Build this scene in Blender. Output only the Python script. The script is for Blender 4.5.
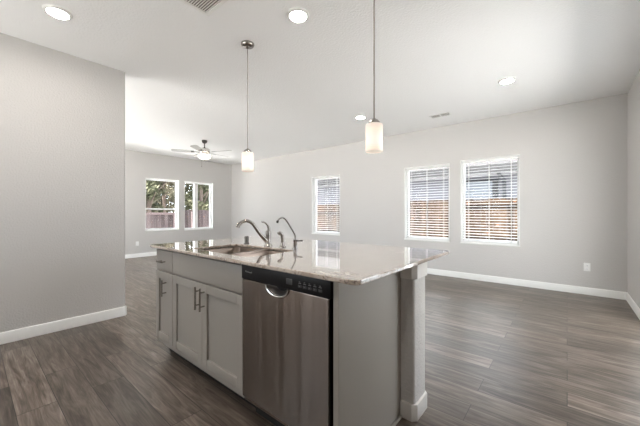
import bpy, bmesh, math, random
from math import radians as R, pi, sin, cos
from mathutils import Vector, Matrix

random.seed(7)
S = bpy.context.scene
for o in list(bpy.data.objects):
    bpy.data.objects.remove(o)
COL = S.collection

# ------------------------------------------------------------------ camera, sky, exposure
cd = bpy.data.cameras.new('camera')
cam = bpy.data.objects.new('camera', cd)
COL.objects.link(cam)
cam.location = (0, 0, 1.176)
cam.rotation_euler = (R(90), 0, R(39.938))
cd.sensor_width = 36
cd.lens = 295.214 / 640 * 36
cd.shift_y = -0.435 / 640
cd.clip_start = 0.02
S.camera = cam

SKY_STRENGTH = 6.0
SUN_STRENGTH = 46.0
W = bpy.data.worlds.new('World')
S.world = W
W.use_nodes = True
wn = W.node_tree.nodes
wl = W.node_tree.links
wn.clear()
wo = wn.new('ShaderNodeOutputWorld')
wb = wn.new('ShaderNodeBackground')
wb.inputs['Color'].default_value = (0.86, 0.93, 1.0, 1)
wb.inputs['Strength'].default_value = SKY_STRENGTH
wl.new(wb.outputs[0], wo.inputs[0])

sl = bpy.data.lights.new('sun', 'SUN')
sl.energy = SUN_STRENGTH
sl.angle = R(.6)
sl.color = (1, .97, .92)
so = bpy.data.objects.new('sun', sl)
COL.objects.link(so)
so.rotation_euler = (R(23), 0, 0)            # shines towards +Y, 67 degrees high

S.view_settings.view_transform = 'Standard'
S.view_settings.look = 'None'
S.view_settings.gamma = 1
S.view_settings.use_curve_mapping = False
S.view_settings.exposure = 0.22
S.cycles.use_denoising = True
S.cycles.max_bounces = 12
S.cycles.diffuse_bounces = 8
S.cycles.glossy_bounces = 5
S.cycles.sample_clamp_indirect = 6.0
S.cycles.caustics_reflective = False
S.cycles.caustics_refractive = False

CAN_E = 165.0
PENDANT_E = .72
FAN_E = 2.0

# ------------------------------------------------------------------ materials
def mat(name, rgb=(.5, .5, .5), rough=.5, metal=0.0, spec=.5, emit=None, es=0.0):
    m = bpy.data.materials.new(name)
    m.use_nodes = True
    b = m.node_tree.nodes['Principled BSDF']
    b.inputs['Base Color'].default_value = (*rgb, 1)
    b.inputs['Roughness'].default_value = rough
    b.inputs['Metallic'].default_value = metal
    b.inputs['Specular IOR Level'].default_value = spec
    if emit:
        b.inputs['Emission Color'].default_value = (*emit, 1)
        b.inputs['Emission Strength'].default_value = es
    return m

def srgb(r, g, b):
    f = lambda c: (c / 255 / 12.92) if c / 255 <= .04045 else ((c / 255 + .055) / 1.055) ** 2.4
    return (f(r), f(g), f(b))

def nodes(m):
    nt = m.node_tree
    return nt, nt.nodes, nt.links, nt.nodes['Principled BSDF']

def coords(nt, scale=(1, 1, 1), loc=(0, 0, 0)):
    t = nt.nodes.new('ShaderNodeTexCoord')
    mp = nt.nodes.new('ShaderNodeMapping')
    mp.inputs['Scale'].default_value = scale
    mp.inputs['Location'].default_value = loc
    nt.links.new(t.outputs['Object'], mp.inputs['Vector'])
    return mp.outputs['Vector']

def noise(nt, vec, scale, detail=2, rough=.5, dist=0):
    n = nt.nodes.new('ShaderNodeTexNoise')
    n.inputs['Scale'].default_value = scale
    n.inputs['Detail'].default_value = detail
    n.inputs['Roughness'].default_value = rough
    n.inputs['Distortion'].default_value = dist
    nt.links.new(vec, n.inputs['Vector'])
    return n.outputs['Fac']

def ramp(nt, fac, stops):
    r = nt.nodes.new('ShaderNodeValToRGB')
    e = r.color_ramp.elements
    while len(e) < len(stops):
        e.new(.5)
    for i, (p, c) in enumerate(stops):
        e[i].position = p
        e[i].color = (*c, 1) if len(c) == 3 else c
    nt.links.new(fac, r.inputs['Fac'])
    return r.outputs['Color']

def mix(nt, fac, a, b, mode='MIX'):
    x = nt.nodes.new('ShaderNodeMix')
    x.data_type = 'RGBA'
    x.blend_type = mode
    for s, v in ((x.inputs['Factor'], fac), (x.inputs[6], a), (x.inputs[7], b)):
        if isinstance(v, (int, float)):
            s.default_value = v
        elif isinstance(v, tuple):
            s.default_value = (*v, 1)
        else:
            nt.links.new(v, s)
    return x.outputs[2]

def bump(nt, h, bs, strength=.2, dist=.002):
    b = nt.nodes.new('ShaderNodeBump')
    b.inputs['Strength'].default_value = strength
    b.inputs['Distance'].default_value = dist
    nt.links.new(h, b.inputs['Height'])
    nt.links.new(b.outputs['Normal'], bs.inputs['Normal'])

def plaster(name, rgb, s=.8, scale=75, rough=.75):
    m = mat(name, rgb, rough, spec=.25)
    nt, n, l, b = nodes(m)
    v = coords(nt)
    bump(nt, noise(nt, v, scale, 2), b, s, .004)
    return m

M = {}
M['wall'] = plaster('wall_paint', (.55, .535, .52))
M['ceiling'] = plaster('ceiling_paint', (.87, .87, .87), .9, 55)
M['white'] = mat('white_trim', (.82, .82, .80), .35)
M['white_vinyl'] = mat('white_vinyl', (.85, .85, .85), .4)
M['slat'] = mat('blind_slat', (.72, .72, .71), .45)
M['cab'] = mat('grey_cabinet_paint', (.30, .278, .25), .42)
M['cab_in'] = mat('cabinet_box', (.30, .28, .25), .6)
M['black'] = mat('black_plastic', (.005, .005, .006), .38, spec=.22)
M['kick'] = mat('shaded_toe_kick', (.010, .009, .008), .7)  # near-black: the shade of the toe recess is put into the colour
M['nickel'] = mat('brushed_nickel', (.36, .335, .31), .27, 1)
M['chrome'] = mat('chrome', (.42, .41, .40), .14, 1)
M['dark_metal'] = mat('dark_metal', (.06, .055, .05), .35, .8)
M['mark'] = mat('printed_grey', (.20, .20, .20), .5)
M['button'] = mat('button_grey', (.035, .035, .037), .4)
M['slot'] = mat('dark_slot', (.03, .03, .03), .6)
M['vent_dark'] = mat('duct_dark', (.16, .15, .145), .7)
M['blade'] = mat('fan_blade_grey', (.42, .41, .40), .5)
M['motor'] = mat('polished_nickel_housing', (.72, .70, .67), .25, 1)
M['gap_metal'] = mat('dull_metal', (.17, .16, .15), .4, 1)
M['rod'] = mat('satin_nickel_rod', (.33, .30, .275), .5, 1)
M['can'] = mat('lamp_lens', (.9, .9, .9), .5, emit=(1, .945, .88), es=CAN_E)
M['pendant'] = mat('frosted_shade', (.62, .58, .53), .4, emit=(1, .84, .70), es=PENDANT_E)
M['bowl'] = mat('frosted_bowl', (.9, .88, .84), .4, emit=(1, .90, .78), es=FAN_E)

# frosted shade: the bulb inside glows strongest around the middle of the glass
def pendant_glass(m, es):
    nt, n, l, b = nodes(m)
    t = n.new('ShaderNodeTexCoord')
    sp = n.new('ShaderNodeSeparateXYZ')
    l.new(t.outputs['Generated'], sp.inputs[0])
    c = ramp(nt, sp.outputs['Z'], [(0, (.55, .55, .55)), (.35, (1, 1, 1)), (.6, (.8, .8, .8)), (1, (.42, .42, .42))])
    mm = n.new('ShaderNodeMath')
    mm.operation = 'MULTIPLY'
    l.new(c, mm.inputs[0])
    mm.inputs[1].default_value = es
    l.new(mm.outputs[0], b.inputs['Emission Strength'])
pendant_glass(M['pendant'], PENDANT_E)

def glass(name):
    m = bpy.data.materials.new(name)
    m.use_nodes = True
    nt = m.node_tree
    nt.nodes.clear()
    out = nt.nodes.new('ShaderNodeOutputMaterial')
    tr = nt.nodes.new('ShaderNodeBsdfTransparent')
    tr.inputs[0].default_value = (1, 1, 1, 1)
    gl = nt.nodes.new('ShaderNodeBsdfGlossy')
    gl.inputs['Roughness'].default_value = .02
    fr = nt.nodes.new('ShaderNodeFresnel')
    fr.inputs[0].default_value = 1.12
    mx = nt.nodes.new('ShaderNodeMixShader')
    nt.links.new(fr.outputs[0], mx.inputs[0])
    nt.links.new(tr.outputs[0], mx.inputs[1])
    nt.links.new(gl.outputs[0], mx.inputs[2])
    nt.links.new(mx.outputs[0], out.inputs[0])
    return m
M['glass'] = glass('window_glass')

def floor_mat():
    m = mat('plank_floor', (.2, .17, .15), .38)
    nt, n, l, b = nodes(m)
    v = coords(nt)
    br = n.new('ShaderNodeTexBrick')
    br.offset = .37
    br.offset_frequency = 2
    br.squash = 1
    br.inputs['Scale'].default_value = 1
    br.inputs['Brick Width'].default_value = 1.22
    br.inputs['Row Height'].default_value = .18
    br.inputs['Mortar Size'].default_value = .0022
    br.inputs['Mortar Smooth'].default_value = .2
    br.inputs['Color1'].default_value = (0, 0, 0, 1)
    br.inputs['Color2'].default_value = (1, 1, 1, 1)
    br.inputs['Mortar'].default_value = (.5, .5, .5, 1)
    l.new(v, br.inputs['Vector'])
    tone = br.outputs['Color']
    # shift the grain from plank to plank
    add = n.new('ShaderNodeVectorMath')
    add.operation = 'MULTIPLY_ADD'
    l.new(tone, add.inputs[0])
    add.inputs[1].default_value = (13.7, 7.3, 0)
    l.new(v, add.inputs[2])
    mp = n.new('ShaderNodeMapping')
    mp.inputs['Scale'].default_value = (1.4, 13, 1)
    l.new(add.outputs[0], mp.inputs['Vector'])
    g1 = noise(nt, mp.outputs[0], 1.6, 6, .62, 1.2)
    mp2 = n.new('ShaderNodeMapping')
    mp2.inputs['Scale'].default_value = (3, 90, 1)
    l.new(add.outputs[0], mp2.inputs['Vector'])
    g2 = noise(nt, mp2.outputs[0], 1.5, 3, .6)
    base = ramp(nt, g1, [(.30, (.050, .036, .028)), (.47, (.112, .088, .072)), (.60, (.172, .142, .120)), (.75, (.255, .22, .195))])
    fine = ramp(nt, g2, [(.3, (.72, .72, .72)), (.7, (1.15, 1.15, 1.15))])
    c = mix(nt, 1, base, fine, 'MULTIPLY')
    t2 = ramp(nt, tone, [(0, (.70, .69, .67)), (1, (1.24, 1.22, 1.19))])
    c = mix(nt, 1, c, t2, 'MULTIPLY')
    c = mix(nt, br.outputs['Fac'], c, (.03, .024, .02))
    l.new(c, b.inputs['Base Color'])
    rr = ramp(nt, g2, [(.3, (.38, .38, .38)), (.7, (.28, .28, .28))])
    l.new(rr, b.inputs['Roughness'])
    bump(nt, g2, b, .12, .001)
    return m
M['floor'] = floor_mat()

def granite_mat():
    m = mat('granite', (.6, .55, .5), .05, spec=.75)
    nt, n, l, b = nodes(m)
    v = coords(nt)
    vs = coords(nt, (1, 2.2, 1))
    big = noise(nt, vs, 5, 5, .6, 1.0)
    sp = noise(nt, v, 55, 4, .7)
    sp2 = noise(nt, v, 28, 3, .65, .4)
    vein = noise(nt, vs, 3.1, 4, .55, 2.2)
    c = ramp(nt, big, [(.30, (.32, .25, .20)), (.45, (.45, .375, .315)), (.6, (.54, .475, .415)), (.8, (.43, .385, .345))])
    c = mix(nt, ramp(nt, sp, [(.35, (.95, .95, .95)), (.46, (0, 0, 0))]), c, (.15, .095, .065))
    c = mix(nt, ramp(nt, sp2, [(.60, (0, 0, 0)), (.72, (.5, .5, .5))]), c, (.42, .31, .22))
    c = mix(nt, ramp(nt, vein, [(.487, (0, 0, 0)), (.5, (.75, .75, .75)), (.513, (0, 0, 0))]), c, (.10, .075, .065))
    b.inputs['Coat Weight'].default_value = 1
    b.inputs['Coat Roughness'].default_value = .03
    l.new(c, b.inputs['Base Color'])
    return m
M['granite'] = granite_mat()

def steel_mat(name, rgb, rough, vert):
    m = mat(name, rgb, rough, 1)
    nt, n, l, b = nodes(m)
    v = coords(nt, (4, 4, 400) if vert else (300, 20, 20))
    ad = n.new('ShaderNodeMath')
    ad.operation = 'MULTIPLY_ADD'
    l.new(noise(nt, coords(nt, (9, 1, .25)), 1, 2), ad.inputs[0])
    ad.inputs[1].default_value = 90
    l.new(noise(nt, v, 1, 2), ad.inputs[2])
    bump(nt, ad.outputs[0], b, .1, .001)
    t = n.new('ShaderNodeTangent')
    t.direction_type = 'RADIAL'
    t.axis = 'Z'
    l.new(t.outputs[0], b.inputs['Tangent'])
    b.inputs['Anisotropic'].default_value = .93
    b.inputs['Anisotropic Rotation'].default_value = .25
    return m
M['steel'] = steel_mat('stainless_door', (.235, .205, .185), .22, True)
M['pocket'] = mat('pocket_steel', (.22, .205, .195), .35, 1)
M['sink'] = mat('stainless_sink', (.27, .215, .18), .34, 1)

def wood_fence(name, a, b_, c_):
    m = mat(name, a, .85, spec=.1)
    nt, n, l, b = nodes(m)
    v = coords(nt, (1, 1, .12))
    k = noise(nt, v, 9, 4, .6, .5)
    v2 = coords(nt)
    knots = noise(nt, v2, 7, 1, .5)
    c = ramp(nt, k, [(.3, a), (.5, b_), (.7, c_)])
    sp = n.new('ShaderNodeSeparateXYZ')
    l.new(v2, sp.inputs[0])
    m1 = n.new('ShaderNodeMath')
    l.new(sp.outputs['X'], m1.inputs[0])
    l.new(sp.outputs['Y'], m1.inputs[1])
    m2 = n.new('ShaderNodeMath')
    m2.operation = 'SNAP'
    l.new(m1.outputs[0], m2.inputs[0])
    m2.inputs[1].default_value = .143
    wnz = n.new('ShaderNodeTexWhiteNoise')
    wnz.noise_dimensions = '1D'
    l.new(m2.outputs[0], wnz.inputs['W'])
    c = mix(nt, 1, c, ramp(nt, wnz.outputs['Value'], [(0, (.62, .60, .58)), (1, (1.3, 1.28, 1.25))]), 'MULTIPLY')
    c = mix(nt, ramp(nt, knots, [(.70, (0, 0, 0)), (.74, (1, 1, 1))]), c, (.12, .06, .035))
    l.new(c, b.inputs['Base Color'])
    return m
M['fence'] = wood_fence('cedar_fence', (.021, .0112, .0058), (.034, .0205, .0115), (.05, .0325, .0205))
M['fence_rail'] = wood_fence('cedar_rail', (.024, .014, .008), (.034, .022, .014), (.046, .032, .021))
M['fence_old'] = wood_fence('weathered_fence', (.034, .026, .028), (.05, .04, .042), (.068, .057, .058))
M['fence_gap'] = mat('weathered_rail', (.07, .05, .05), .9)
M['siding'] = mat('pale_siding', (.115, .116, .132), .7)
def roof_mat():
    m = mat('asphalt_shingle', (.1, .1, .1), .9)
    nt, n, l, b = nodes(m)
    v = coords(nt, (1, 1, 1))
    k = noise(nt, v, 6, 3, .7)
    l.new(ramp(nt, k, [(.35, (.006, .0056, .006)), (.65, (.019, .018, .019))]), b.inputs['Base Color'])
    return m
M['roof'] = roof_mat()
M['fascia'] = mat('dark_fascia', (.012, .012, .013), .6)
M['soffit'] = mat('pale_soffit', (.18, .18, .19), .7)
M['house_pane'] = mat('sky_tinted_pane', (.125, .14, .16), .5)  # sky reflection put into the pale blue base colour
M['shutter'] = mat('dark_shutter', (.02, .022, .026), .6)
def ground_mat():
    m = mat('pale_bounce_ground', (.12, .14, .06), .95)  # unseen ground made pale to bounce daylight up onto the ceiling
    nt, n, l, b = nodes(m)
    l.new(ramp(nt, noise(nt, coords(nt), 14, 4, .7), [(.35, (.50, .50, .49)), (.65, (.62, .62, .61))]), b.inputs['Base Color'])
    return m
M['ground'] = ground_mat()
def leaf_mat(name, a, b_, c_):
    m = mat(name, a, .7, spec=.2)
    nt, n, l, b = nodes(m)
    k = noise(nt, coords(nt), 3.2, 4, .75)
    l.new(ramp(nt, k, [(.3, a), (.5, b_), (.7, c_)]), b.inputs['Base Color'])
    return m
M['leaf_dark'] = leaf_mat('leaves_dark', (.024, .028, .014), (.066, .07, .04), (.155, .145, .10))
M['leaf_pale'] = leaf_mat('leaves_pale', (.06, .055, .035), (.125, .115, .08), (.22, .20, .155))
M['bark'] = mat('bark', (.10, .075, .06), .9)

# ------------------------------------------------------------------ mesh helpers
class MB:
    """collects shapes (world coordinates) and links them as ONE mesh object"""
    def __init__(s):
        s.bm = bmesh.new()
        s.eased = False

    def _new(s, verts, faces):
        vs = [s.bm.verts.new(v) for v in verts]
        for f in faces:
            try:
                s.bm.faces.new([vs[i] for i in f])
            except ValueError:
                pass
        return vs

    def box(s, x0, x1, y0, y1, z0, z1, bevel=0, seg=2, rot=None, piv=None):
        b = bmesh.new()
        v = [b.verts.new((x, y, z)) for z in (z0, z1) for y in (y0, y1) for x in (x0, x1)]
        for f in ((0, 2, 3, 1), (4, 5, 7, 6), (0, 1, 5, 4), (2, 6, 7, 3), (0, 4, 6, 2), (1, 3, 7, 5)):
            b.faces.new([v[i] for i in f])
        if bevel:
            s.eased = True
            bmesh.ops.bevel(b, geom=list(b.edges), offset=bevel, segments=seg, profile=.5, affect='EDGES')
        if rot is not None:
            pv = Vector(piv) if piv else Vector(((x0 + x1) / 2, (y0 + y1) / 2, (z0 + z1) / 2))
            bmesh.ops.transform(b, matrix=Matrix.Translation(pv) @ rot @ Matrix.Translation(-pv), verts=b.verts)
        s.merge(b)
        return s

    def merge(s, b):
        b.verts.index_update()
        vs = [s.bm.verts.new(v.co) for v in b.verts]
        for f in b.faces:
            s.bm.faces.new([vs[v.index] for v in f.verts])
        b.free()

    def poly(s, pts, z0, z1, bevel=0):
        """vertical prism over an outline (counter-clockwise)"""
        b = bmesh.new()
        lo = [b.verts.new((x, y, z0)) for x, y in pts]
        hi = [b.verts.new((x, y, z1)) for x, y in pts]
        n = len(pts)
        b.faces.new(lo[::-1])
        b.faces.new(hi)
        for i in range(n):
            b.faces.new((lo[i], lo[(i + 1) % n], hi[(i + 1) % n], hi[i]))
        if bevel:
            s.eased = True
            ed = [e for e in b.edges if abs(e.verts[0].co.z - e.verts[1].co.z) < 1e-6]
            bmesh.ops.bevel(b, geom=ed, offset=bevel, segments=2, profile=.5, affect='EDGES')
        s.merge(b)
        return s

    def lathe(s, c, prof, n=24, axis='Z', cap=True):
        """prof: list of (radius, height) along the axis"""
        rings = []
        for r, h in prof:
            ring = []
            for i in range(n):
                a = 2 * pi * i / n
                p = (r * cos(a), r * sin(a), h)
                if axis == 'X':
                    p = (p[2], p[0], p[1])
                elif axis == 'Y':
                    p = (p[0], p[2], -p[1])
                ring.append(s.bm.verts.new((c[0] + p[0], c[1] + p[1], c[2] + p[2])))
            rings.append(ring)
        for a, b in zip(rings, rings[1:]):
            for i in range(n):
                s.bm.faces.new((a[i], a[(i + 1) % n], b[(i + 1) % n], b[i]))
        if cap:
            if prof[0][0] > 1e-6:
                s.bm.faces.new(rings[0][::-1])
            if prof[-1][0] > 1e-6:
                s.bm.faces.new(rings[-1])
        return s

    def tube(s, pts, rad, n=12, sub=0):
        pts = [Vector(p) for p in pts]
        rr = list(rad) if isinstance(rad, (list, tuple)) else [rad] * len(pts)
        if sub:
            P2, R2 = [], []
            m = len(pts)
            for i in range(m - 1):
                p0, p1, p2, p3 = pts[max(i - 1, 0)], pts[i], pts[i + 1], pts[min(i + 2, m - 1)]
                for k in range(sub):
                    t = k / sub
                    P2.append(.5 * ((2 * p1) + (p2 - p0) * t + (2 * p0 - 5 * p1 + 4 * p2 - p3) * t * t + (3 * p1 - p0 - 3 * p2 + p3) * t ** 3))
                    R2.append(rr[i] + (rr[i + 1] - rr[i]) * t)
            P2.append(pts[-1])
            R2.append(rr[-1])
            pts, rr = P2, R2
        rings = []
        up = None
        for i, p in enumerate(pts):
            d = (pts[min(i + 1, len(pts) - 1)] - pts[max(i - 1, 0)]).normalized()
            if up is None:
                up = Vector((0, 0, 1)) if abs(d.z) < .9 else Vector((1, 0, 0))
            u = (up - d * up.dot(d)).normalized()
            w = d.cross(u)
            up = u
            rings.append([s.bm.verts.new(p + rr[i] * (cos(2 * pi * k / n) * u + sin(2 * pi * k / n) * w)) for k in range(n)])
        for a, b in zip(rings, rings[1:]):
            for k in range(n):
                s.bm.faces.new((a[k], a[(k + 1) % n], b[(k + 1) % n], b[k]))
        s.bm.faces.new(rings[0][::-1])
        s.bm.faces.new(rings[-1])
        return s

    def build(s, name, m, parent=None, smooth=35, label=None):
        bmesh.ops.recalc_face_normals(s.bm, faces=s.bm.faces)
        off = Vector((0, 0, 0))
        if parent is not None:
            off = Vector(parent.get('_o', (0, 0, 0)))
            bmesh.ops.translate(s.bm, verts=s.bm.verts, vec=-off)
        me = bpy.data.meshes.new(name)
        s.bm.to_mesh(me)
        s.bm.free()
        if smooth:
            smooth = min(smooth, 25) if s.eased else smooth
            me.polygons.foreach_set('use_smooth', [True] * len(me.polygons))
            me.set_sharp_from_angle(angle=R(smooth))
        me.materials.append(m)
        o = bpy.data.objects.new(name, me)
        COL.objects.link(o)
        if parent is not None:
            o.parent = parent
            o['_o'] = tuple(off)
        if label:
            o['label'] = label
        return o

def tag(o, label=None, cat=None, group=None, kind=None):
    for k, v in (('label', label), ('category', cat), ('group', group), ('kind', kind)):
        if v:
            o[k] = v
    return o

def thing(name, label, cat, loc, group=None):
    o = bpy.data.objects.new(name, None)
    o.empty_display_size = .05
    COL.objects.link(o)
    o.location = loc
    o['_o'] = tuple(loc)
    return tag(o, label, cat, group)

def dup(root, loc, label=None, group=None):
    r = root.copy()
    COL.objects.link(r)
    r.location = loc
    tag(r, label, None, group)
    for ch in list(root.children):
        c = ch.copy()
        COL.objects.link(c)
        c.parent = r
        for g in ch.children:
            d = g.copy()
            COL.objects.link(d)
            d.parent = c
    return r

def struct(o):
    o['kind'] = 'structure'
    return o

def rrect(x0, x1, y0, y1, r, n=6):
    pts = []
    for cx, cy, a0 in ((x1 - r, y0 + r, -90), (x1 - r, y1 - r, 0), (x0 + r, y1 - r, 90), (x0 + r, y0 + r, 180)):
        for i in range(n + 1):
            a = R(a0 + 90 * i / n)
            pts.append((cx + r * cos(a), cy + r * sin(a)))
    return pts

# ------------------------------------------------------------------ the room
H = 2.784
XR, YB, XF, XP, YF = .622, 5.702, -8.653, -3.882, -1.9
YP = 1.165                                   # end of the partition wall
T = .16
HOLES_BACK = [(-5.045, -4.152, .63, 2.085), (-2.535, -1.660, .63, 2.085), (-1.473, -.581, .63, 2.115)]
HOLES_FRONT = [(-8.4, -4.3, .02, 2.45), (-3.7, -2.0, .95, 2.2)]          # openings added behind the camera for light, styled as patio door and kitchen window
HOLES_RIGHT = [(2.3, 4.7, .02, 2.2)]           # unseen opening added to light the right side, styled as a sliding door
HOLES_FAR = [(3.06, 3.95, .675, 2.115), (4.11, 5.024, .655, 2.105), (-1.4, 1.0, .25, 2.4)]   # the third is an unseen opening added for more light

MB().box(XF - T, XR + T, YF - T, YB + T, -.12, 0).build('floor', M['floor'], smooth=0)['kind'] = 'structure'
MB().box(XF - T, XR + T, YF - T, YB + T, H, H + .12).build('ceiling', M['ceiling'], smooth=0)['kind'] = 'structure'

def wall(name, u0, u1, holes, fn):
    """solid wall with openings: fn(u, d, z) places a point; d runs 0 (room face) .. T"""
    us = sorted({u0, u1, *[h[0] for h in holes], *[h[1] for h in holes]})
    zs = sorted({0, H, *[h[2] for h in holes], *[h[3] for h in holes]})
    solid = lambda i, j: 0 <= i < len(us) - 1 and 0 <= j < len(zs) - 1 and not any(
        h[0] - 1e-6 <= us[i] and us[i + 1] <= h[1] + 1e-6 and h[2] - 1e-6 <= zs[j] and zs[j + 1] <= h[3] + 1e-6 for h in holes)
    b = MB()
    vd = {}
    def V(i, j, d):
        if (i, j, d) not in vd:
            vd[(i, j, d)] = b.bm.verts.new(fn(us[i], d * T, zs[j]))
        return vd[(i, j, d)]
    for i in range(len(us) - 1):
        for j in range(len(zs) - 1):
            if not solid(i, j):
                continue
            for d in (0, 1):
                b.bm.faces.new((V(i, j, d), V(i + 1, j, d), V(i + 1, j + 1, d), V(i, j + 1, d)))
            for di, dj, e in ((-1, 0, ((i, j), (i, j + 1))), (1, 0, ((i + 1, j), (i + 1, j + 1))), (0, -1, ((i, j), (i + 1, j))), (0, 1, ((i, j + 1), (i + 1, j + 1)))):
                if not solid(i + di, j + dj):
                    b.bm.faces.new((V(*e[0], 0), V(*e[1], 0), V(*e[1], 1), V(*e[0], 1)))
    return struct(b.build(name, M['wall'], smooth=0))

wall('wall_back', XF, XR, HOLES_BACK, lambda u, d, z: (u, YB + d, z))
wall('wall_right', YF, YB, HOLES_RIGHT, lambda u, d, z: (XR + d, u, z))
wall('wall_far', YF, YB, HOLES_FAR, lambda u, d, z: (XF - d, u, z))
wall('wall_front', XF, XR, HOLES_FRONT, lambda u, d, z: (u, YF - d, z))

# partition on the left with bullnose corners at its free end
PT = .125
def bull(x0, x1, y0, y1, r, n=5):
    pts = [(x0, y0), (x1, y0)]
    for cx, cy, a0 in ((x1 - r, y1 - r, 0), (x0 + r, y1 - r, 90)):
        for i in range(n + 1):
            a = R(a0 + 90 * i / n)
            pts.append((cx + r * cos(a), cy + r * sin(a)))
    return pts
struct(MB().poly(bull(XP - PT, XP, YF, YP, .022), 0, H).build('wall_left', M['wall']))

# baseboards: flat board with an eased top edge
BH, BT = .104, .014
def base_profile(name, path, closed=False):
    """path: floor points along the wall face, room on the left hand side"""
    b = MB()
    prof = [(0, 0), (BT, 0), (BT, BH - .012), (BT - .004, BH - .003), (BT - .009, BH), (0, BH)]
    n = len(path)
    rings = []
    for i, p in enumerate(path):
        p = Vector(p)
        d1 = (Vector(path[i]) - Vector(path[i - 1])).normalized() if i > 0 else None
        d2 = (Vector(path[i + 1]) - Vector(path[i])).normalized() if i < n - 1 else None
        d1 = d1 or d2
        d2 = d2 or d1
        n1, n2 = Vector((-d1.y, d1.x)), Vector((-d2.y, d2.x))
        m = (n1 + n2).normalized()
        m = m / max(.3, m.dot(n1))
        rings.append([b.bm.verts.new((p.x + m.x * o, p.y + m.y * o, z)) for o, z in prof])
    k = len(prof)
    for a, c in zip(rings, rings[1:]):
        for i in range(k):
            b.bm.faces.new((a[i], a[(i + 1) % k], c[(i + 1) % k], c[i]))
    b.bm.faces.new(rings[0])
    b.bm.faces.new(rings[-1][::-1])
    return struct(b.build(name, M['white'], smooth=25))

base_profile('baseboard_back', [(XR - BT, YB), (XF + BT, YB)])
base_profile('baseboard_right', [(XR, HOLES_RIGHT[0][1] + .01), (XR, YB)])
base_profile('baseboard_far', [(XF, YB), (XF, YF)])
base_profile('baseboard_left', [(XP - PT, YF), (XP - PT, YP - .015), (XP - PT + .015, YP), (XP - .015, YP), (XP, YP - .015), (XP, YF)][::-1] if False else
             [(XP, YF), (XP, YP - .015), (XP - .015, YP), (XP - PT + .015, YP), (XP - PT, YP - .015), (XP - PT, YF)][::-1])

# ------------------------------------------------------------------ windows
def window(idx, hole, fn, rail=None, mullion=None, glazed=True):
    u0, u1, z0, z1 = hole
    def bx(b, ua, ub, da, db, za, zb, bv=0):
        p, q = fn(ua, da, za), fn(ub, db, zb)
        b.box(min(p[0], q[0]), max(p[0], q[0]), min(p[1], q[1]), max(p[1], q[1]), za, zb, bv)
    o = fn((u0 + u1) / 2, 0, z0)
    root = thing('window_%d' % idx, None, None, o)
    root['kind'] = 'structure'
    # lining of the reveal
    b = MB()
    t = .008
    bx(b, u0, u0 + t, -.002, T, z0, z1)
    bx(b, u1 - t, u1, -.002, T, z0, z1)
    bx(b, u0 + t, u1 - t, -.002, T, z1 - t, z1)
    b.build('window_jamb', M['white'], root, smooth=0)
    b = MB()
    bx(b, u0 - .002, u1 + .002, -.012, T, z0 - .004, z0 + .022, .004)
    b.build('window_sill', M['white'], root)
    # vinyl frame near the outside face
    fw, d0, d1 = .038, .095, .155
    b = MB()
    i0, i1, k0, k1 = u0 + t, u1 - t, z0 + .022, z1 - t
    bx(b, i0, i0 + fw, d0, d1, k0, k1, .003)
    bx(b, i1 - fw, i1, d0, d1, k0, k1, .003)
    bx(b, i0 + fw, i1 - fw, d0, d1, k0, k0 + fw, .003)
    bx(b, i0 + fw, i1 - fw, d0, d1, k1 - fw, k1, .003)
    if rail:
        bx(b, i0 + fw, i1 - fw, d0 + .01, d1 - .01, rail - .022, rail + .022, .003)
    if mullion:
        bx(b, mullion - .055, mullion + .055, d0 - .03, d1, k0 + fw, k1 - fw, .003)
    b.build('window_frame', M['white_vinyl'], root)
    if not glazed:                             # added openings stay unglazed so more light gets in
        return root
    b = MB()
    bx(b, i0 + fw, i1 - fw, .128, .132, k0 + fw, k1 - fw)
    b.build('pane', M['glass'], root, smooth=0)
    return root

fb = lambda u, d, z: (u, YB + d, z)
ff = lambda u, d, z: (XF - d, u, z)
for i, h in enumerate(HOLES_BACK):
    window(i + 1, h, fb)
window(4, HOLES_FAR[0], ff, rail=1.275)
window(5, HOLES_FAR[1], ff, mullion=4.50)
window(6, HOLES_FAR[2], ff, mullion=-.2, glazed=False)  # unseen window added to brighten the far half of the room
fk = lambda u, d, z: (u, YF - d, z)
fr_ = lambda u, d, z: (XR + d, u, z)
window(7, HOLES_FRONT[1], fk, mullion=-2.85, glazed=False)  # added kitchen window, an unseen light source behind the camera
window(8, HOLES_FRONT[0], fk, mullion=-6.35, glazed=False)  # added patio door, an unseen light source for the living area
window(9, HOLES_RIGHT[0], fr_, mullion=3.5, glazed=False)  # added sliding door, an unseen light source on the right

# ------------------------------------------------------------------ blinds on the three back windows
def blind(hole, label):
    u0, u1, z0, z1 = hole
    g = .012
    x0, x1 = u0 + g, u1 - g
    yc = YB + .050
    root = thing('window_blind', label, 'blind', ((u0 + u1) / 2, yc, z0 + .024), 'white blinds on the back windows')
    MB().box(x0, x1, yc - .028, yc + .028, z1 - .046, z1 - .010, .003).build('head_rail', M['slat'], root)
    MB().box(x0 + .004, x1 - .004, yc - .025, yc + .025, z0 + .024, z0 + .042, .004).build('bottom_rail', M['slat'], root)
    b = MB()
    z = z0 + .075
    rot = Matrix.Rotation(R(10), 4, 'X')
    while z < z1 - .075:
        b.box(x0 + .004, x1 - .004, yc - .024, yc + .024, z - .0015, z + .0015, rot=rot)
        z += .048
    b.build('slats', M['slat'], root, smooth=0)
    w = x1 - x0
    for k in (.13, .5, .87):
        b = MB()
        for dy in (-.026, .026):
            b.box(x0 + w * k - .0025, x0 + w * k + .0025, yc + dy - .0008, yc + dy + .0008, z0 + .04, z1 - .05)
        b.build('ladder_tape', M['slat'], root, smooth=0)
    MB().tube([(x0 + .07, yc - .034, z1 - .05), (x0 + .07, yc - .036, z1 - .55)], .0045, 8).build('tilt_wand', M['slat'], root)
    return root
blind(HOLES_BACK[0], 'white slatted blind in the leftmost back window, the narrow looking one alone')
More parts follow.
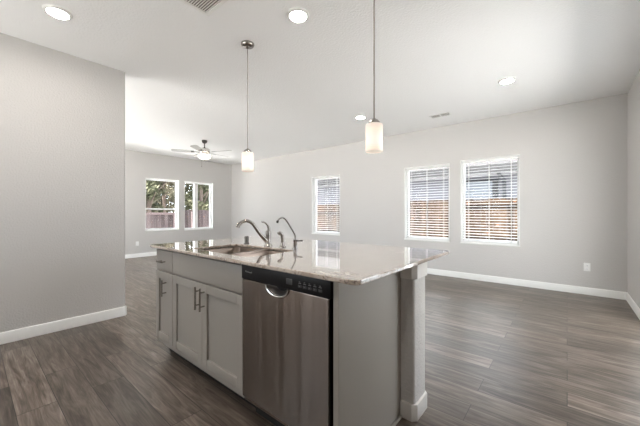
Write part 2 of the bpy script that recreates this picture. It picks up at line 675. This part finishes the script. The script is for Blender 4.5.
blind(HOLES_BACK[1], 'white slatted blind in the middle back window, over plain fence and wall')
blind(HOLES_BACK[2], 'white slatted blind in the right back window, nearest the wall outlet')

# ------------------------------------------------------------------ kitchen island
CT, CB = .912, .8915                           # worktop top and underside
YC = 1.003                                    # door faces
XC0, XC1, XD0, XD1, XE = -2.616, -2.305, -1.412, -.766, -.737
YW = 1.612                                    # island back wall

struct(MB().box(XC0, -.832, YW, 1.752, 0, CB - .001).build('wall_island', M['wall'], smooth=0))

def shaker(b, x0, x1, z0, z1, y=YC, st=.058, th=.02, rec=.013):
    bv = .0016
    b.box(x0, x0 + st, y, y + th, z0, z1, bv, 1)
    b.box(x1 - st, x1, y, y + th, z0, z1, bv, 1)
    b.box(x0 + st, x1 - st, y, y + th, z0, z0 + st, .0055, 2)
    b.box(x0 + st, x1 - st, y, y + th, z1 - st, z1, bv, 1)
    b.box(x0 + st - .004, x1 - st + .004, y + rec, y + th - .001, z0 + st - .004, z1 - st + .004)
    return b

def pull(parent, x, z, L, vertical=True, y=YC):
    b = MB()
    r = .0058
    yo = y - .032
    if vertical:
        b.tube([(x, yo, z - L / 2), (x, yo, z + L / 2)], r, 12)
        for s in (-1, 1):
            b.tube([(x, yo, z + s * L * .31), (x, y + .001, z + s * L * .31)], r * .85, 10)
    else:
        b.tube([(x - L / 2, yo, z), (x + L / 2, yo, z)], r, 12)
        for s in (-1, 1):
            b.tube([(x + s * L * .31, yo, z), (x + s * L * .31, y + .001, z)], r * .85, 10)
    return b.build('handle', M['nickel'], parent)

def carcass(root, x0, x1):
    y0, y1, z0, z1, t = YC + .030, YW - .002, .118, CB - .001, .018
    b = MB()
    b.box(x0, x0 + t, y0, y1, z0, z1)
    b.box(x1 - t, x1, y0, y1, z0, z1)
    b.box(x0 + t, x1 - t, y1 - t, y1, z0, z1)
    b.box(x0 + t, x1 - t, y0, y1 - t, z0, z0 + t)
    b.box(x0 + t, x1 - t, y0, y0 + t, z1 - .04, z1)
    b.box(x0 + t, x1 - t, y0, y0 + t, .695, .715)
    b.box(x0, x1, YC + .012, y0 + t, .116, .151)
    b.build('cabinet_box', M['cab'], root, smooth=0)
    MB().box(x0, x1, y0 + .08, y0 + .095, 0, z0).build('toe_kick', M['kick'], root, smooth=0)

G = .003
narrow = thing('base_cabinet', 'narrow grey base cabinet with one drawer at the far island end', 'cabinet', ((XC0 + XC1) / 2, YW, 0))
carcass(narrow, XC0, XC1)
dr = MB().box(XC0 + .016, XC1 - G, YC, YC + .02, .712, .874, .002).build('drawer', M['cab'], narrow)
pull(dr, (XC0 + XC1) / 2 - .005, .787, .10, False)
d = shaker(MB(), XC0 + G, XC1 - G, .155, .703).build('door', M['cab'], narrow)
pull(d, XC1 - .115, .585, .125)

sinkcab = thing('sink_cabinet', 'wide grey two door cabinet under the sink beside the dishwasher', 'cabinet', ((XC1 + XD0) / 2, YW, 0))
carcass(sinkcab, XC1, XD0)
MB().box(XC1 + G, XD0 - G, YC, YC + .02, .712, .874, .002).build('false_front', M['cab'], sinkcab)
XM = -1.865
d = shaker(MB(), XC1 + G, XM - G / 2, .155, .703).build('door', M['cab'], sinkcab)
pull(d, XM - .031, .605, .15)
d = shaker(MB(), XM + G / 2, XD0 - G, .155, .703).build('door', M['cab'], sinkcab)
pull(d, XM + .031, .605, .15)

panel = thing('end_panel', 'flat grey panel closing the near end of the island', 'panel', ((XD1 + XE) / 2, 1.3, 0))
MB().box(XD1, XE, YC, YW - .001, 0, CB - .001, .0015, 1).build('board', M['cab'], panel)
MB().poly([(XE, YC + .01), (XE + .013, YC + .01), (XE + .013, YW - .02), (XE, YW - .02)], 0, .02, .004).build('shoe_moulding', M['cab'], panel)

# column at the island's bar corner, drywall with wrapped trim
colm = thing('island_column', 'square textured column with white trim block under the worktop corner', 'column', (-.745, 1.70, 0))
CX0, CX1, CY0, CY1 = -.830, -.658, YW, 1.786
MB().poly(rrect(CX0, CX1, CY0, CY1, .016, 4), 0, CB - .001).build('shaft', M['wall'], colm)
def cham(x0, x1, y0, y1, c):
    return [(x0, y0), (x1 - c, y0), (x1, y0 + c), (x1, y1 - c), (x1 - c, y1), (x0, y1)]
M['trim_grey'] = mat('column_trim', (.66, .64, .61), .45)
b = MB()
e = .013
b.poly(cham(XE + .001, CX1 + e, CY0 - e, CY1 + e, .025), 0, .094, .004)
b.build('base_trim', M['trim_grey'], colm)
MB().poly(cham(XE + .001, CX1 + e, CY0 - e, CY1 + e, .025), .800, CB - .001, .002).build('cap_trim', M['trim_grey'], colm)

# dishwasher
dw = thing('dishwasher', 'stainless steel dishwasher with black control strip in the island', 'dishwasher', ((XD0 + XD1) / 2, YW, 0))
DX0, DX1 = XD0 + .004, XD1 - .022
yd = YC - .004
MB().box(DX0 + .006, XD1 - .004, YC + .03, YW - .02, .105, CB - .005).build('tub_casing', M['black'], dw, smooth=0)
HX, HZ, HR, HV = -1.118, .803, .084, .050      # pocket handle: half ellipse cut in the top of the door
def steel_door():
    zt, zb, y0, y1 = .803, .143, yd, yd + .032
    N = 20
    arc = [(HX + HR * cos(pi + pi * i / N), HZ - HV * sin(pi * i / N)) for i in range(N + 1)]
    out = [(DX0, zb), (DX1, zb), (DX1, zt)] + arc[::-1] + [(DX0, zt)]
    b = bmesh.new()
    f = [b.verts.new((x, y0, z)) for x, z in out]
    k = [b.verts.new((x, y1, z)) for x, z in out]
    n = len(out)
    ff_ = b.faces.new(f)
    bk = b.faces.new(k[::-1])
    for i in range(n):
        b.faces.new((f[i], k[i], k[(i + 1) % n], f[(i + 1) % n]))
    ed = [e_ for e_ in ff_.edges]
    bmesh.ops.bevel(b, geom=ed, offset=.003, segments=2, profile=.5, affect='EDGES')
    m = MB()
    m.merge(b)
    return m
door = steel_door().build('door', M['steel'], dw, smooth=20)
# scooped pocket behind the cut
b = MB()
NU, NV = 20, 8
grid = []
for j in range(NV + 1):
    t = j / NV
    row = []
    for i in range(NU + 1):
        a = pi + pi * i / NU
        s_ = 1 - .9 * t
        row.append(b.bm.verts.new((HX + HR * s_ * cos(a), yd + .003 + .042 * sin(t * pi / 2), HZ + HV * s_ * sin(a))))
    grid.append(row)
for j in range(NV):
    for i in range(NU):
        b.bm.faces.new((grid[j][i], grid[j][i + 1], grid[j + 1][i + 1], grid[j + 1][i]))
b.build('pocket_handle', M['pocket'], door)
b = MB()
b.tube([(HX + (HR - .001) * cos(pi + pi * i / 20), yd - .001, HZ - (HV - .001) * sin(pi * i / 20)) for i in range(21)], .0065, 8)
b.build('pocket_lip', M['chrome'], door)
cp = MB().box(DX0, DX1 + .016, yd - .006, yd + .03, .806, CB - .004, .003).build('control_panel', M['black'], dw)
# printed mark, indicator window, buttons
b = MB()
yy = yd - .0068
for k, (xx, zz, w_, h_) in enumerate([(0, 0, .010, .010), (.013, -.001, .006, .008), (.021, 0, .004, .010), (.027, -.001, .006, .007), (.035, -.001, .004, .007), (.041, -.002, .006, .009), (.049, -.001, .005, .007), (.056, 0, .003, .010)]):
    b.box(DX0 + .035 + xx, DX0 + .035 + xx + w_, yy, yy + .001, .846 + zz, .846 + zz + h_ * .8)
b.build('maker_mark', M['mark'], cp, smooth=0)
MB().box(-1.045, -1.005, yy - .0006, yy + .001, .830, .858, .0004).build('indicator_window', M['button'], cp)
for k in range(5):
    xx = -.965 + k * .031
    MB().box(xx, xx + .022, yy - .0008, yy + .001, .826, .838, .0006).build('button', M['button'], cp)
b = MB()
for k in range(5):
    xx = -.965 + k * .031
    b.box(xx + .003, xx + .019, yy, yy + .001, .845, .8475)
    b.box(xx + .005, xx + .014, yy, yy + .001, .852, .854)
    b.box(xx + .008, xx + .013, yy - .001, yy, .831, .8335)
b.build('button_print', M['mark'], cp, smooth=0)
MB().box(DX0, DX1, YC + .014, YC + .03, .112, .140, .002).build('lower_trim', M['sink'], dw)
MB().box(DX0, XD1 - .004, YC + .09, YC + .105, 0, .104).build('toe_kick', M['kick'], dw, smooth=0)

# worktop with the sink cut-out
SX0, SX1, SY0, SY1 = -2.135, -1.440, 1.062, 1.468
TX0, TX1, TY0, TY1 = -2.648, -.618, .963, 2.150
def worktop():
    b = bmesh.new()
    edges = []
    for pts in (rrect(TX0, TX1, TY0, TY1, .03, 6), rrect(SX0, SX1, SY0, SY1, .06, 8)):
        vs = [b.verts.new((x, y, CT)) for x, y in pts]
        edges += [b.edges.new((vs[i], vs[(i + 1) % len(vs)])) for i in range(len(vs))]
    bmesh.ops.triangle_fill(b, use_beauty=True, use_dissolve=False, edges=edges)
    r = bmesh.ops.extrude_face_region(b, geom=list(b.faces))
    bmesh.ops.translate(b, verts=[v for v in r['geom'] if isinstance(v, bmesh.types.BMVert)], vec=(0, 0, CB - CT))
    bmesh.ops.recalc_face_normals(b, faces=b.faces)
    ed = [e_ for e_ in b.edges if len(e_.link_faces) == 2 and e_.calc_face_angle(0) > 1.2 and abs(e_.verts[0].co.z - e_.verts[1].co.z) < 1e-6]
    bmesh.ops.bevel(b, geom=ed, offset=.004, segments=2, profile=.5, affect='EDGES')
    m = MB()
    m.merge(b)
    return m
tag(worktop().build('worktop', M['granite'], smooth=20), 'polished beige granite worktop on the island with sink cut-out', 'worktop')

# double bowl sink hung under the worktop
sk = thing('kitchen_sink', 'undermount stainless double bowl sink in the granite worktop', 'sink', ((SX0 + SX1) / 2, (SY0 + SY1) / 2, .67))
ZR = CB - .0015
XV = -1.735
def bowl(x0, x1, depth):
    b = MB()
    loops = []
    for ins, z in ((-.012, ZR - .0005), (.002, ZR), (.006, ZR - .008), (.012, ZR - depth + .03), (.022, ZR - depth + .008), (.045, ZR - depth)):
        loops.append([b.bm.verts.new((x, y, z)) for x, y in rrect(x0 + ins, x1 - ins, SY0 - .004 + ins, SY1 + .004 - ins, max(.02, .055 - ins * .3), 6)])
    for a, c in zip(loops[1:], loops[2:]):
        n = len(a)
        for i in range(n):
            b.bm.faces.new((a[i], a[(i + 1) % n], c[(i + 1) % n], c[i]))
    b.bm.faces.new(loops[-1])
    for v in loops[0]:
        b.bm.verts.remove(v)
    o = b.build('bowl', M['sink'], sk)
    md = o.modifiers.new('thickness', 'SOLIDIFY')
    md.thickness = .0015
    md.offset = 1
    cx, cy = (x0 + x1) / 2, (SY0 + SY1) / 2
    MB().lathe((cx, cy, ZR - depth + .0005), [(.001, .001), (.022, .001), (.03, .004), (.042, .004), (.044, .001)], 24).build('drain', M['chrome'], o)
bowl(SX0 - .004, XV - .014, .20)
bowl(XV + .014, SX1 + .004, .17)
MB().box(XV - .017, XV + .017, SY0 + .0015, SY1 - .0015, ZR - .03, ZR + .010, .006).build('divider', M['sink'], sk)

# tap with side lever
fx, fy = -1.815, 1.530
tap = thing('kitchen_tap', 'brushed nickel kitchen tap with arched spout and upright lever behind sink', 'tap', (fx, fy, CT))
sd = Vector((-.26, -.966, 0)).normalized()
def along(base, s_, z):
    return (base[0] + sd.x * s_, base[1] + sd.y * s_, z)
MB().lathe((fx, fy, CT), [(.032, 0), (.032, .006), (.025, .014), (.021, .03), (.0205, .075), (.022, .085), (.022, .108), (.017, .122), (.004, .127)], 28).build('body', M['nickel'], tap)
B0 = (fx, fy)
MB().tube([along(B0, .008, .945), along(B0, .035, .972), along(B0, .075, 1.017), along(B0, .112, 1.068), along(B0, .138, 1.097), along(B0, .175, 1.113), along(B0, .212, 1.107), along(B0, .238, 1.087), along(B0, .250, 1.066)],
          [.0165, .016, .0145, .0135, .0130, .0128, .0130, .0140, .0150], 16, 6).build('spout', M['nickel'], tap)
MB().tube([along(B0, -.004, 1.018), along(B0, -.006, 1.045), along(B0, .006, 1.075), along(B0, .030, 1.097), along(B0, .056, 1.104)],
          [.016, .0125, .0075, .0060, .0075], 12, 5).build('lever', M['nickel'], tap)

sx, sy = -1.672, 1.550
spr = thing('side_sprayer', 'short nickel side sprayer standing between the two taps', 'sprayer', (sx, sy, CT))
MB().lathe((sx, sy, CT), [(.025, 0), (.025, .005), (.018, .012), (.015, .034), (.013, .036)], 24).build('holder', M['nickel'], spr)
MB().tube([(sx, sy, CT + .03), (sx, sy, CT + .07), along((sx, sy), .006, CT + .095), along((sx, sy), .024, CT + .108), along((sx, sy), .036, CT + .102)], [.0125, .0135, .0140, .0140, .0125], 14, 4).build('spray_head', M['nickel'], spr)

qx, qy = -1.530, 1.545
fil = thing('water_filter_tap', 'slim chrome drinking water tap with thin gooseneck spout right of sink', 'tap', (qx, qy, CT))
MB().lathe((qx, qy, CT), [(.022, 0), (.022, .004), (.013, .010), (.0125, .045), (.014, .048), (.014, .066), (.006, .072)], 24).build('body', M['chrome'], fil)
Q = (qx, qy)
MB().tube([along(Q, 0, .978), along(Q, .004, 1.012), along(Q, .030, 1.055), along(Q, .060, 1.100), along(Q, .085, 1.130), along(Q, .108, 1.139), along(Q, .132, 1.130), along(Q, .143, 1.117)], .0055, 10, 6).build('gooseneck', M['chrome'], fil)
MB().tube([along(Q, .1425, 1.119), along(Q, .148, 1.103)], .0085, 12).build('spout_tip', M['dark_metal'], fil, label='black spout tip')
MB().tube([(qx + .01, qy, CT + .057), (qx + .03, qy + .006, CT + .058), (qx + .06, qy + .012, CT + .060)], [.006, .0045, .0055], 10).build('lever', M['dark_metal'], fil)

ag = thing('air_gap', 'small capped metal cylinder on the worktop left behind the sink', 'air gap', (-2.105, 1.535, CT))
MB().lathe((-2.105, 1.535, CT), [(.024, 0), (.024, .004), (.0185, .008), (.0185, .034)], 24).build('base', M['gap_metal'], ag)
MB().lathe((-2.105, 1.535, CT), [(.0195, .0345), (.0195, .056), (.016, .062), (.002, .063)], 24).build('cap', M['gap_metal'], ag)

# ------------------------------------------------------------------ ceiling fittings
def pendant(x, y, label, group='pendants over the island'):
    root = thing('pendant_light', label, 'lamp', (x, y, 1.570), group)
    MB().lathe((x, y, H), [(.062, 0), (.062, -.010), (.055, -.022), (.022, -.030), (.012, -.045), (.0045, -.05)], 28).build('ceiling_rose', M['nickel'], root)
    MB().tube([(x, y, H - .045), (x, y, 1.78)], .0048, 10).build('rod', M['rod'], root)
    MB().lathe((x, y, 1.570), [(.007, .216), (.011, .212), (.022, .206), (.036, .192), (.042, .181), (.042, .176), (.010, .175)], 28).build('socket_cap', M['nickel'], root)
    b = MB()
    r = .055
    b.lathe((x, y, 1.570), [(.040, .178), (r - .008, .178), (r - .002, .175), (r, .168), (r, .006), (r - .0015, 0), (r - .006, 0), (r - .006, .160), (.040, .170)], 36, cap=False)
    b.lathe((x, y, 1.570), [(.001, .003), (r - .006, .003)], 36, cap=False)
    b.build('lamp_shade', M['pendant'], root)
    return root
p1 = pendant(-2.335, 1.715, 'frosted cylinder pendant over the far end of the island')
dup(p1, (-.958, 1.690, 1.570), 'frosted cylinder pendant over the near end of the island')

def can(x, y, label):
    root = thing('recessed_light', label, 'lamp', (x, y, H), 'recessed ceiling lights')
    MB().lathe((x, y, H), [(.092, 0), (.092, -.004), (.086, -.012), (.070, -.016), (.066, -.010), (.066, 0)], 36, cap=False).build('trim_ring', M['white'], root)
    MB().lathe((x, y, H), [(.066, -.009), (.03, -.0125), (.001, -.0135)], 36, cap=False).build('lens', M['can'], root)
    return root
c1 = can(-3.131, .466, 'round recessed light over the left textured wall, nearest that wall')
for x, y, l_ in [(-1.680, 1.728, 'round recessed light between the two pendant rods over the island'),
                 (-.562, 4.219, 'round recessed light on the right, nearest the right back window'),
                 (-2.667, 4.247, 'round recessed light on the far ceiling beside the near pendant shade'),
                 (-1.75, .12, 'round unseen recessed light added over the kitchen aisle'),  # this lamp and the next two are unseen, added for extra light
                 (-.20, .20, 'round unseen recessed light added right above the camera'),
                 (-3.10, -1.1, 'round unseen recessed light added behind the camera along the left wall')]:
    dup(c1, (x, y, H), l_)

# fan
fX, fY = -6.20, 3.395
fan = thing('ceiling_fan', 'brushed nickel ceiling fan with five grey blades and a glowing bowl', 'fan', (fX, fY, H))
MB().lathe((fX, fY, H), [(.058, 0), (.058, -.02), (.048, -.05), (.03, -.065), (.013, -.07)], 24).build('canopy', M['dark_metal'], fan)
MB().tube([(fX, fY, H - .06), (fX, fY, H - .17)], .012, 12).build('downrod', M['dark_metal'], fan)
MB().lathe((fX, fY, H), [(.03, -.155), (.075, -.17), (.115, -.20), (.12, -.25), (.10, -.275), (.07, -.285), (.07, -.305), (.09, -.315)], 28).build('motor', M['motor'], fan)
MB().lathe((fX, fY, H), [(.095, -.316), (.125, -.322), (.135, -.345), (.122, -.385), (.08, -.418), (.03, -.432), (.001, -.434)], 28, cap=False).build('light_bowl', M['bowl'], fan)
MB().lathe((fX, fY, H), [(.012, -.431), (.012, -.447), (.004, -.457)], 16).build('finial', M['nickel'], fan)
b = MB()
b.tube([(fX + .05, fY - .05, H - .31), (fX + .10, fY - .12, H - .36), (fX + .10, fY - .12, H - .60)], .002, 6)
b.lathe((fX + .10, fY - .12, H - .62), [(.001, 0), (.006, .006), (.006, .02), (.001, .024)], 8)
b.build('pull_chain', M['nickel'], fan)
zb_ = H - .262
for k in range(5):
    a = R(39.938 - 16 + 72 * k)
    ux, uy = cos(a), sin(a)
    mtx = Matrix.Translation((fX, fY, zb_)) @ Matrix.Rotation(a, 4, 'Z') @ Matrix.Rotation(R(11), 4, 'X')
    b = MB()
    b.poly([(.21, -.052), (.30, -.062), (.62, -.070), (.655, -.058), (.668, -.02), (.668, .02), (.655, .058), (.62, .070), (.30, .062), (.21, .052)], -.003, .003)
    bmesh.ops.transform(b.bm, matrix=mtx, verts=b.bm.verts)
    bl = b.build('blade', M['blade'], fan)
    b = MB()
    b.box(.10, .25, -.018, .018, -.010, -.004, .002)
    b.box(.22, .28, -.040, .040, -.008, -.0035, .001)
    bmesh.ops.transform(b.bm, matrix=mtx, verts=b.bm.verts)
    b.build('blade_arm', M['dark_metal'], bl)

def vent(name, x0, x1, y0, y1, label, nsl, ang, fw=.03, split=False):
    root = thing(name, label, 'vent', ((x0 + x1) / 2, (y0 + y1) / 2, H))
    b = MB()
    z0, z1 = H - .010, H
    b.box(x0, x1, y0, y0 + fw, z0, z1, .002)
    b.box(x0, x1, y1 - fw, y1, z0, z1, .002)
    b.box(x0, x0 + fw, y0 + fw, y1 - fw, z0, z1, .002)
    b.box(x1 - fw, x1, y0 + fw, y1 - fw, z0, z1, .002)
    if split:
        b.box((x0 + x1) / 2 - .006, (x0 + x1) / 2 + .006, y0 + fw, y1 - fw, z0, z1)
    b.build('vent_frame', M['white'], root)
    MB().box(x0 + fw, x1 - fw, y0 + fw, y1 - fw, H - .0015, H - .0005).build('duct_backing', M['vent_dark'], root, smooth=0)
    b = MB()
    L = y1 - y0 - 2 * fw
    for k in range(nsl):
        yy_ = y0 + fw + L * (k + .5) / nsl
        s_ = L / nsl * .36
        b.box(x0 + fw, x1 - fw, yy_ - s_, yy_ + s_, H - .0062, H - .0050, rot=Matrix.Rotation(R(ang), 4, 'X'))
    b.build('louvres', M['white'], root, smooth=0)
    return root
vent('ceiling_vent', -2.245, -1.865, .88, 1.262, 'square white louvred ceiling vent above the island, cut off at the top', 18, 20)
vent('ceiling_register', -1.77, -1.44, 4.93, 5.09, 'small white oblong ceiling register before the back wall', 8, 25, .022, True)

# wall outlets
def outlet(loc, fn, label):
    root = thing('wall_outlet', label, 'outlet', loc, 'white wall outlets')
    def bx(b, u0, u1, d0, d1, z0, z1, bv=0):
        p, q = fn(u0, d0), fn(u1, d1)
        b.box(loc[0] + min(p[0], q[0]), loc[0] + max(p[0], q[0]), loc[1] + min(p[1], q[1]), loc[1] + max(p[1], q[1]), loc[2] + z0, loc[2] + z1, bv)
    b = MB()
    bx(b, -.036, .036, 0, .006, -.058, .058, .002)
    b.build('cover_plate', M['white'], root)
    for z in (-.026, .026):
        b = MB()
        bx(b, -.017, .017, .006, .0085, z - .017, z + .017, .001)
        o = b.build('receptacle', M['white_vinyl'], root)
        b = MB()
        for u in (-.007, .007):
            bx(b, u - .0012, u + .0012, .0085, .009, z - .006, z + .006)
        b.build('slots', M['slot'], o, smooth=0)
    return root
outlet((.218, YB, .395), lambda u, d: (u, -d), 'white duplex outlet low on the back wall near the right corner')
outlet((XF, 2.86, .36), lambda u, d: (d, u), 'white outlet low on the far wall left of its windows')

# ------------------------------------------------------------------ outside
struct(MB().box(XR + T, XR + T + 2.0, YF - 1.5, YB + T, 2.72, 2.86).build('added_patio_cover', M['white'], smooth=0))   # unseen patio cover added to shade the right-hand opening
GZ = -.22
struct(MB().box(-60, 40, -30, 60, GZ - .1, GZ).build('ground', M['ground'], smooth=0))

def fence_run(name, p0, p1, top, label, mat_b, mat_r, rails_near=True, drop=.22, pw=.134, gap=.009, seed=1):
    rnd = random.Random(seed)
    p0, p1 = Vector(p0), Vector(p1)
    d_ = (p1 - p0)
    L = d_.length
    d_.normalize()
    ang = math.atan2(d_.y, d_.x)
    root = thing(name, label, 'fence', (*((p0 + p1) / 2), GZ))
    mtx = Matrix.Translation((p0.x, p0.y, 0)) @ Matrix.Rotation(ang, 4, 'Z')
    b = MB()
    u = 0
    while u < L:
        t = top + rnd.uniform(-.012, .012)
        y = rnd.uniform(0, .006)
        c = .02
        # dog-eared board
        pts = [(u, GZ + .03), (u + pw, GZ + .03), (u + pw, t - c), (u + pw - c, t), (u + c, t), (u, t - c)]
        vs0 = [b.bm.verts.new((x, y, z)) for x, z in pts]
        vs1 = [b.bm.verts.new((x, y + .016, z)) for x, z in pts]
        b.bm.faces.new(vs0)
        b.bm.faces.new(vs1[::-1])
        for i in range(6):
            b.bm.faces.new((vs0[i], vs1[i], vs1[(i + 1) % 6], vs0[(i + 1) % 6]))
        u += pw + gap
    bmesh.ops.transform(b.bm, matrix=mtx, verts=b.bm.verts)
    b.build('picket_boards', mat_b, root, smooth=0)
    ys = (-.045, -.002) if rails_near else (.025, .065)
    for z in (top - drop, (top + GZ) / 2, GZ + .25):
        b = MB().box(0, L, ys[0], ys[1], z - .045, z + .045)
        bmesh.ops.transform(b.bm, matrix=mtx, verts=b.bm.verts)
        b.build('rail', mat_r, root, smooth=0)
    u = .4
    while u < L:
        b = MB().box(u - .045, u + .045, .026, .116, GZ, top - .08)
        bmesh.ops.transform(b.bm, matrix=mtx, verts=b.bm.verts)
        b.build('post', mat_r, root, smooth=0)
        u += 2.4
    return root
fence_run('wooden_fence', (-13.4, 8.25), (-4.72, 8.25), 1.46, 'golden tan fence with cross rail outside the leftmost back window', M['fence'], M['fence_rail'], True, seed=2)
fence_run('wooden_fence', (-4.55, 8.25), (-2.4, 8.25), 1.51, 'plain tan picket fence outside the middle back window', M['fence'], M['fence_rail'], False, seed=4)
fence_run('wooden_fence', (-2.24, 8.25), (7.5, 8.25), 1.51, 'tan knotty fence with top rail outside the right back window', M['fence'], M['fence_rail'], True, drop=.10, seed=3)

# neighbouring house behind the back fence
HY = 11.2
house = thing('neighbour_house', 'pale one storey house with dark roof behind the back fence', 'house', (-5, HY, GZ))
MB().box(-12.5, 8, HY, HY + 7, GZ, 2.75).build('wall', M['siding'], house, smooth=0)
b = MB()
b._new([(-13, HY - .55, 2.70), (8.5, HY - .55, 2.70), (8.5, HY + 4.5, 5.0), (-13, HY + 4.5, 5.0), (-13, HY + 8, 3.2), (8.5, HY + 8, 3.2),
        (-13, HY - .55, 2.62), (8.5, HY - .55, 2.62), (8.5, HY + 8, 3.0), (-13, HY + 8, 3.0)],
       [(0, 1, 2, 3), (3, 2, 5, 4), (0, 6, 7, 1), (4, 5, 8, 9), (6, 9, 8, 7), (1, 7, 8, 5, 2), (0, 3, 4, 9, 6)])
b.build('roof', M['roof'], house, smooth=0)
MB().box(-13, 8.5, HY - .60, HY - .55, 2.42, 2.70).build('fascia', M['fascia'], house, smooth=0)
MB().box(-13, 8.5, HY - .55, HY, 2.43, 2.46).build('soffit', M['soffit'], house, smooth=0)
hw = MB().box(-3.25, -1.85, HY - .04, HY, .85, 2.28, .006).build('window', M['fascia'], house)
MB().box(-3.20, -1.90, HY - .046, HY - .041, .90, 2.23).build('pane', M['house_pane'], hw, smooth=0)
b = MB()
b.box(-1.84, -1.73, HY - .03, HY, .85, 2.28)
b.build('shutter', M['shutter'], house, smooth=0)
b = MB()
for k in range(22):
    z = .9 + k * .062
    b.box(-1.83, -1.74, HY - .05, HY - .03, z, z + .03, rot=Matrix.Rotation(R(30), 4, 'X'))
b.build('shutter_slats', M['fascia'], house, smooth=0)
MB().tube([(-1.68, HY - .50, 2.54), (-1.68, HY - .42, 2.44), (-1.57, HY - .08, 2.24), (-1.56, HY - .06, 2.14), (-1.56, HY - .06, GZ)], .05, 8).build('downspout', M['shutter'], house)

# beyond the far windows
fence_run('weathered_fence', (-13.6, 9.6), (-13.6, 6.25), 1.30, 'weathered purplish fence outside the right of the two far windows', M['fence_old'], M['fence_gap'], True, seed=5)
fence_run('weathered_fence', (-13.6, 4.50), (-13.6, -3), 1.30, 'weathered purplish fence outside the left of the two far windows', M['fence_old'], M['fence_gap'], False, seed=6)
gate = thing('fence_gate', 'brown wooden gate framed by dark rails outside the left far window', 'gate', (-13.6, 5.3, GZ))
b = MB()
for k in range(10):
    y = 4.60 + k * .14
    b.box(-13.60, -13.58, y, y + .135, GZ + .06, 1.17)
b.build('boards', M['fence_old'], gate, smooth=0)
b = MB()
for z in (.02, 1.08):
    b.box(-13.56, -13.52, 4.58, 6.02, z, z + .10)
b.box(-13.56, -13.52, 4.58, 4.68, .12, 1.08)
b.box(-13.56, -13.52, 5.92, 6.02, .12, 1.08)
b.build('gate_frame', M['fence_gap'], gate, smooth=0)

def tree_mesh(seed, hgt, rad, nleaf):
    rnd = random.Random(seed)
    blobs = []
    for _ in range(26):
        a = rnd.uniform(0, 2 * pi)
        r = rad * math.sqrt(rnd.random()) * .62
        blobs.append((r * cos(a), r * sin(a), hgt * rnd.uniform(.08, .95), rad * rnd.uniform(.28, .38)))
    verts, faces = [], []
    for _ in range(nleaf):
        bx_, by_, bz_, br_ = rnd.choice(blobs)
        v = Vector((rnd.gauss(0, 1), rnd.gauss(0, 1), rnd.gauss(0, 1))).normalized() * br_ * rnd.uniform(.65, 1.08)
        p = Vector((bx_, by_, bz_)) + v
        n_ = Vector((rnd.gauss(0, 1), rnd.gauss(0, 1), rnd.gauss(0, 1))).normalized()
        t_ = n_.orthogonal().normalized()
        w_ = n_.cross(t_)
        s_ = rnd.uniform(.06, .15)
        i = len(verts)
        verts += [p - t_ * s_, p + w_ * s_ * .5 + n_ * s_ * .15, p + t_ * s_, p - w_ * s_ * .5 + n_ * s_ * .15]
        faces.append((i, i + 1, i + 2, i + 3))
    return verts, faces
def tree(x, y, hgt, rad, seed, label, lm, nleaf=3200):
    root = thing('tree', label, 'tree', (x, y, GZ), 'trees beyond the far fence')
    v, f = tree_mesh(seed, hgt, rad, nleaf)
    b = MB()
    b._new([(x + p.x, y + p.y, GZ + p.z) for p in v], f)
    b.build('foliage', lm, root, smooth=0)
    b = MB()
    b.tube([(x, y, GZ), (x + .1, y, GZ + hgt * .3), (x - .05, y + .1, GZ + hgt * .8)], [.14, .11, .03], 8)
    for k in range(5):
        a = k * 1.3
        b.tube([(x + .05, y, GZ + hgt * (.25 + .1 * k)), (x + rad * .7 * cos(a), y + rad * .7 * sin(a), GZ + hgt * (.4 + .11 * k))], [.05, .012], 6)
    b.build('trunk', M['bark'], root)
    return root
ks = ['dark', 'pale']
for i, (x, y, h_, r_, k, l_) in enumerate([
    (-16.2, .6, 5.6, 1.35, 1, 'pale loose tree left of the far windows, mostly behind the wall'),
    (-16.0, 3.3, 6.2, 1.30, 1, 'pale green loose tree at the left edge of the left far window'),
    (-16.3, 5.9, 6.0, 1.28, 0, 'dark green tree behind the middle of the left far window'),
    (-16.0, 8.5, 6.2, 1.28, 0, 'dark green bushy tree seen in the left pane of the right far window'),
    (-16.4, 11.1, 5.8, 1.25, 0, 'dark tree seen in the right pane of the right far window'),
    (-19.6, 1.6, 8.2, 1.60, 0, 'tall dark tree standing farthest left behind the far windows'),
    (-19.9, 4.8, 8.6, 1.58, 1, 'tall pale brown tree standing back behind the left far window'),
    (-19.7, 8.0, 8.4, 1.58, 1, 'tall pale tree standing back between the two far windows'),
    (-19.9, 11.2, 8.5, 1.58, 0, 'tall dark tree standing back behind the right far window')]):
    tree(x, y, h_, r_, 20 + i, l_, M['leaf_' + ks[k]], 4600 if x > -18 else 5600)

rnd = random.Random(77)
vv, fc = [], []
for _ in range(13000):
    p = Vector((rnd.uniform(-23.2, -22.2), rnd.uniform(-2, 18), GZ + 5.6 * rnd.random()))
    n_ = Vector((rnd.gauss(0, 1), rnd.gauss(0, 1), rnd.gauss(0, 1))).normalized()
    t_ = n_.orthogonal().normalized()
    w_ = n_.cross(t_)
    q = rnd.uniform(.12, .24)
    k = len(vv)
    vv += [p - t_ * q, p + w_ * q * .5, p + t_ * q, p - w_ * q * .5]
    fc.append((k, k + 1, k + 2, k + 3))
hd = MB()
hd._new(vv, fc)
tag(hd.build('hedge', M['leaf_dark'], smooth=0), 'long dense dark hedge farthest back behind the trees beyond the far windows', 'hedge')

for o in bpy.data.objects:
    if '_o' in o:
        del o['_o']
